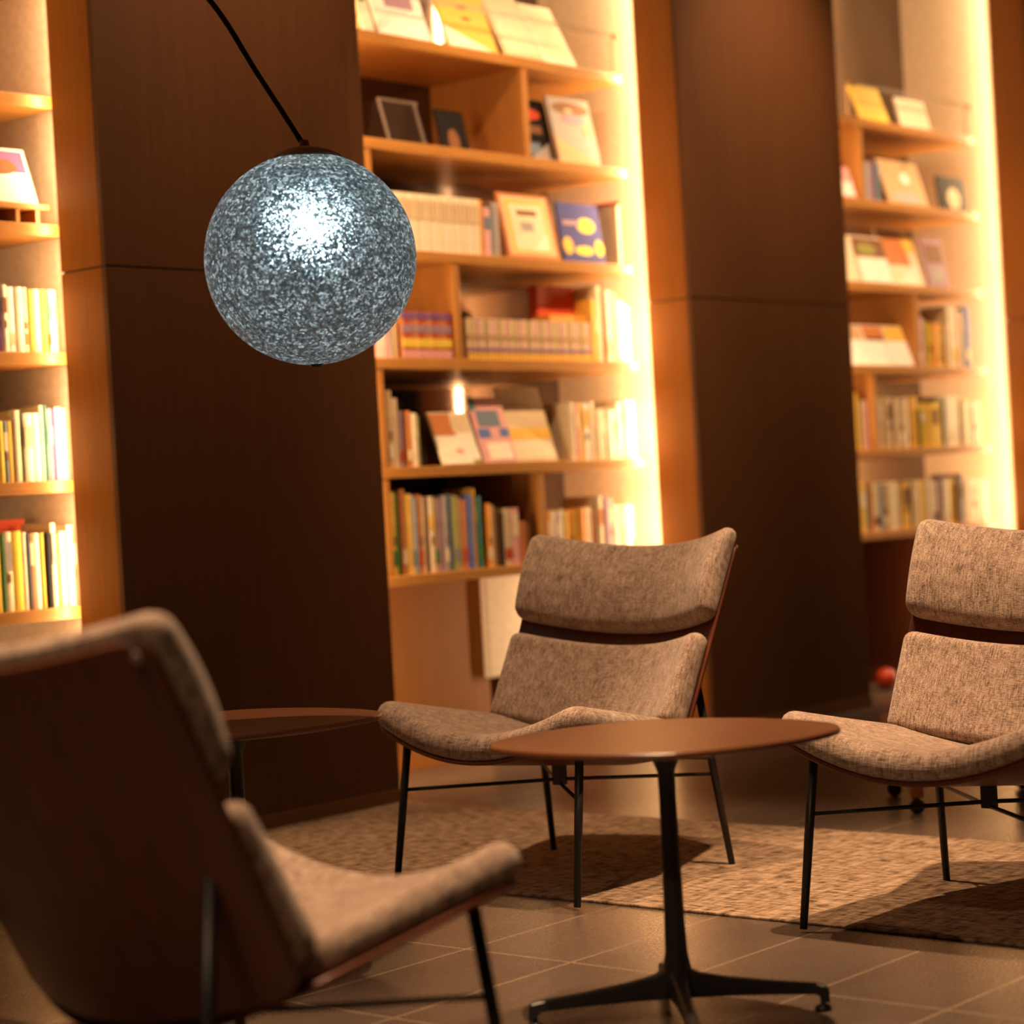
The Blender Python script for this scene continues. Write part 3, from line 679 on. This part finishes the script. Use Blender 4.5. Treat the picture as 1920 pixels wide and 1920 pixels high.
for i, (a, b_, c, lab) in enumerate([(3.71, 3.95, 'tan', 'tan-topped white cover, leftmost of three leaning books, fourth shelf, right bookcase'), (3.954, 4.16, 'rust', 'reddish-topped white cover, middle of three leaning books, fourth shelf, right bookcase'), (4.165, 4.36, 'amber', 'amber-topped white cover, rightmost of three leaning books, fourth shelf, right bookcase')]):
    display('book', lab, a, b_, z, .225, 'white', [('cover_picture', .02, .98, .62, .98, c)]+([('cover_title', .1, .9, .62, .68, 'black')] if i == 1 else []), 20)
row('right of the divider, fourth shelf, right bookcase', 'spines on the fourth shelf of the right bookcase', z, 4.42, ['teal', 'pink', 'olive', 'amber', 'orange', 'amber', 'orange', 'amber', 'tan', 'cream', 'ivory', 'rust', 'cream', 'slate', 'blue'],
    [.02, .045, .03, .055, .032, .03, .03, .028, .032, .05, .045, .03, .035, .03, .045], [.26, .26, .25, .235, .235, .23, .235, .23, .235, .33, .33, .30, .31, .32, .33], band=['cream', None, None, 'yellow', None, None, 'brown'])
z = SZ[1]
row('left of the divider, fifth shelf, right bookcase', 'spines left of the divider on the right bookcase', z, 3.70, ['yellow', 'amber', 'olive', 'tan', 'pink'], [.04, .045, .02, .04, .035], [.28, .285, .26, .25, .25])
row('right of the divider, fifth shelf, right bookcase', 'spines right of the divider on the right bookcase', z, 3.945, ['mauve', 'beige', 'tan', 'beige', 'brown', 'beige', 'tan', 'cream', 'rust', 'amber', 'black', 'yellow', 'amber', 'yellow', 'amber', 'teal', 'ivory', 'cream', 'olive', 'cream', 'cream', 'ivory', 'cream'],
    [.03, .05, .045, .04, .02, .045, .05, .045, .03, .07, .02, .06, .055, .06, .05, .015, .10, .07, .02, .06, .05, .05, .04], [.25, .265, .27, .265, .25, .265, .26, .265, .25, .27, .2, .235, .235, .235, .235, .24, .27, .27, .24, .25, .25, .24, .24], band=[None, 'cream', None, 'brown', None])
z = SZ[0]-.015
row('on the lowest shelf, right bookcase', 'spines on the lowest shelf of the right bookcase', SZ[0], 3.70, ['amber', 'amber', 'teal', 'rust', 'beige', 'slate', 'tan', 'cream', 'beige', 'amber', 'brown', 'beige', 'amber', 'cream', 'beige', 'mauve', 'cream', 'amber', 'brown', 'grey', 'cream', 'ivory', 'cream', 'ivory'],
    [.06, .055, .02, .055, .06, .02, .065, .07, .05, .08, .02, .07, .085, .06, .05, .045, .08, .07, .025, .05, .07, .07, .06, .05], [.245, .25, .24, .25, .25, .24, .24, .25, .245, .24, .23, .25, .25, .25, .24, .25, .25, .25, .22, .27, .24, .24, .23, .23], band=[None, 'cream', None, None, 'brown'])

# ---- left bookcase (only its right end is in the picture)
z = SZ[3]
root = empty('book_easel', W(-1.40, .30, z), ANG, 'low light-wood easel with small feet at the left edge, third shelf from top', 'stand')
mesh_obj('tray', B(-.05, .20, 0, .14, .048, .066, bev=.003), M_SHELF, root)
for x in (-.02, .07, .15):
    mesh_obj('foot', B(x, x+.016, .01, .12, 0, .048, bev=.002), M_SHELF, root)
display('book', 'cover with purple and brown top and white base on the wooden easel, left bookcase', -1.46, -1.225, z+.067, .20, 'white', [('cover_picture', .1, .95, .55, .95, 'purple'), ('cover_picture', .2, .8, .5, .8, 'brown', 'round'), ('cover_picture', .05, .98, .05, .45, 'ivory')], 20, s=.325)
z = SZ[2]
row('on the fourth shelf, left bookcase', 'spines on the fourth shelf of the left bookcase', z, -1.46, ['amber', 'rust', 'purple', 'ivory', 'white', 'ivory', 'cream', 'orange', 'cream', 'amber', 'teal', 'ivory'], [.02, .02, .014, .02, .034, .030, .02, .018, .028, .022, .012, .03], [.21, .215, .215, .22, .215, .215, .215, .21, .21, .21, .21, .21], band=[None, None, None, 'brown', 'beige', None, 'rust'])
z = SZ[1]
row('on the fifth shelf, left bookcase', 'spines on the fifth shelf of the left bookcase', z, -1.49, ['amber', 'yellow', 'yellow', 'slate', 'amber', 'cream', 'green', 'ivory', 'ivory', 'cream', 'teal', 'mauve', 'purple', 'cream', 'ivory'], [.02, .022, .02, .018, .022, .026, .01, .034, .03, .016, .012, .02, .014, .024, .02], [.20, .21, .20, .20, .20, .235, .235, .225, .225, .25, .25, .24, .24, .245, .24], band=[None, None, None, 'cream', None, None, None, 'beige'])
z = SZ[0]
row('on the lowest shelf, left bookcase', 'spines on the lowest shelf of the left bookcase', z, -1.52, ['amber', 'yellow', 'green', 'cream', 'yellow', 'ivory', 'slate', 'rust', 'ivory', 'amber', 'black', 'cream', 'orange', 'cream', 'ivory', 'rust'], [.03, .028, .010, .034, .038, .02, .010, .014, .024, .018, .022, .02, .016, .024, .024, .014], [.26, .25, .25, .26, .26, .255, .25, .25, .25, .25, .25, .28, .24, .25, .27, .25], band=[None, None, None, 'grey', None, None, None, 'cream'])
o = mesh_obj('book', B(0, .15, 0, .04, 0, .30, bev=.002), None, mats=[cmat('red')], loc=W(-1.36, .52, z), rotz=ANG)
tag(o, 'red box book standing behind the lowest row of the left bookcase', 'book')

# ------------------------------------------------------------------ low wooden table on castors behind the right-hand chair
root = empty('low_table', (1.475, 7.26, 0), 0, 'low red-brown wooden table on small castors, mostly hidden behind the right-hand lounge chair', 'table')
mesh_obj('table_top', B(-.25, .25, -.24, .24, .25, .28, bev=.006), M_REDWOOD, root)
for x in (-.22, .22):
    for y in (-.21, .21):
        lg = mesh_obj('leg', B(x-.021, x+.021, y-.021, y+.021, .052, .25, bev=.004), M_REDWOOD, root)
        bm = tube(bmesh.new(), [(x, y-.012, .025), (x, y+.012, .025)], .025, 18); box(bm, x-.008, x+.008, y-.008, y+.008, .03, .056)
        mesh_obj('castor', bm, M_METAL, lg)
c4 = copy_tree(chair); c4.location = (2.60, 8.76, 0); c4.rotation_euler = (0, 0, ANG-R(90)); c4['label'] = 'distant lounge chair showing only a dark corner of its back at the right edge'
# red ball on the floor of the right alcove
bm = bmesh.new(); bmesh.ops.create_uvsphere(bm, u_segments=28, v_segments=18, radius=.055)
tag(mesh_obj('ball', bm, plain('red_rubber', (.55, .05, .015), .4), loc=W(3.98, .357, .055), smooth=True), 'small red ball on the floor under the right bookcase', 'ball')
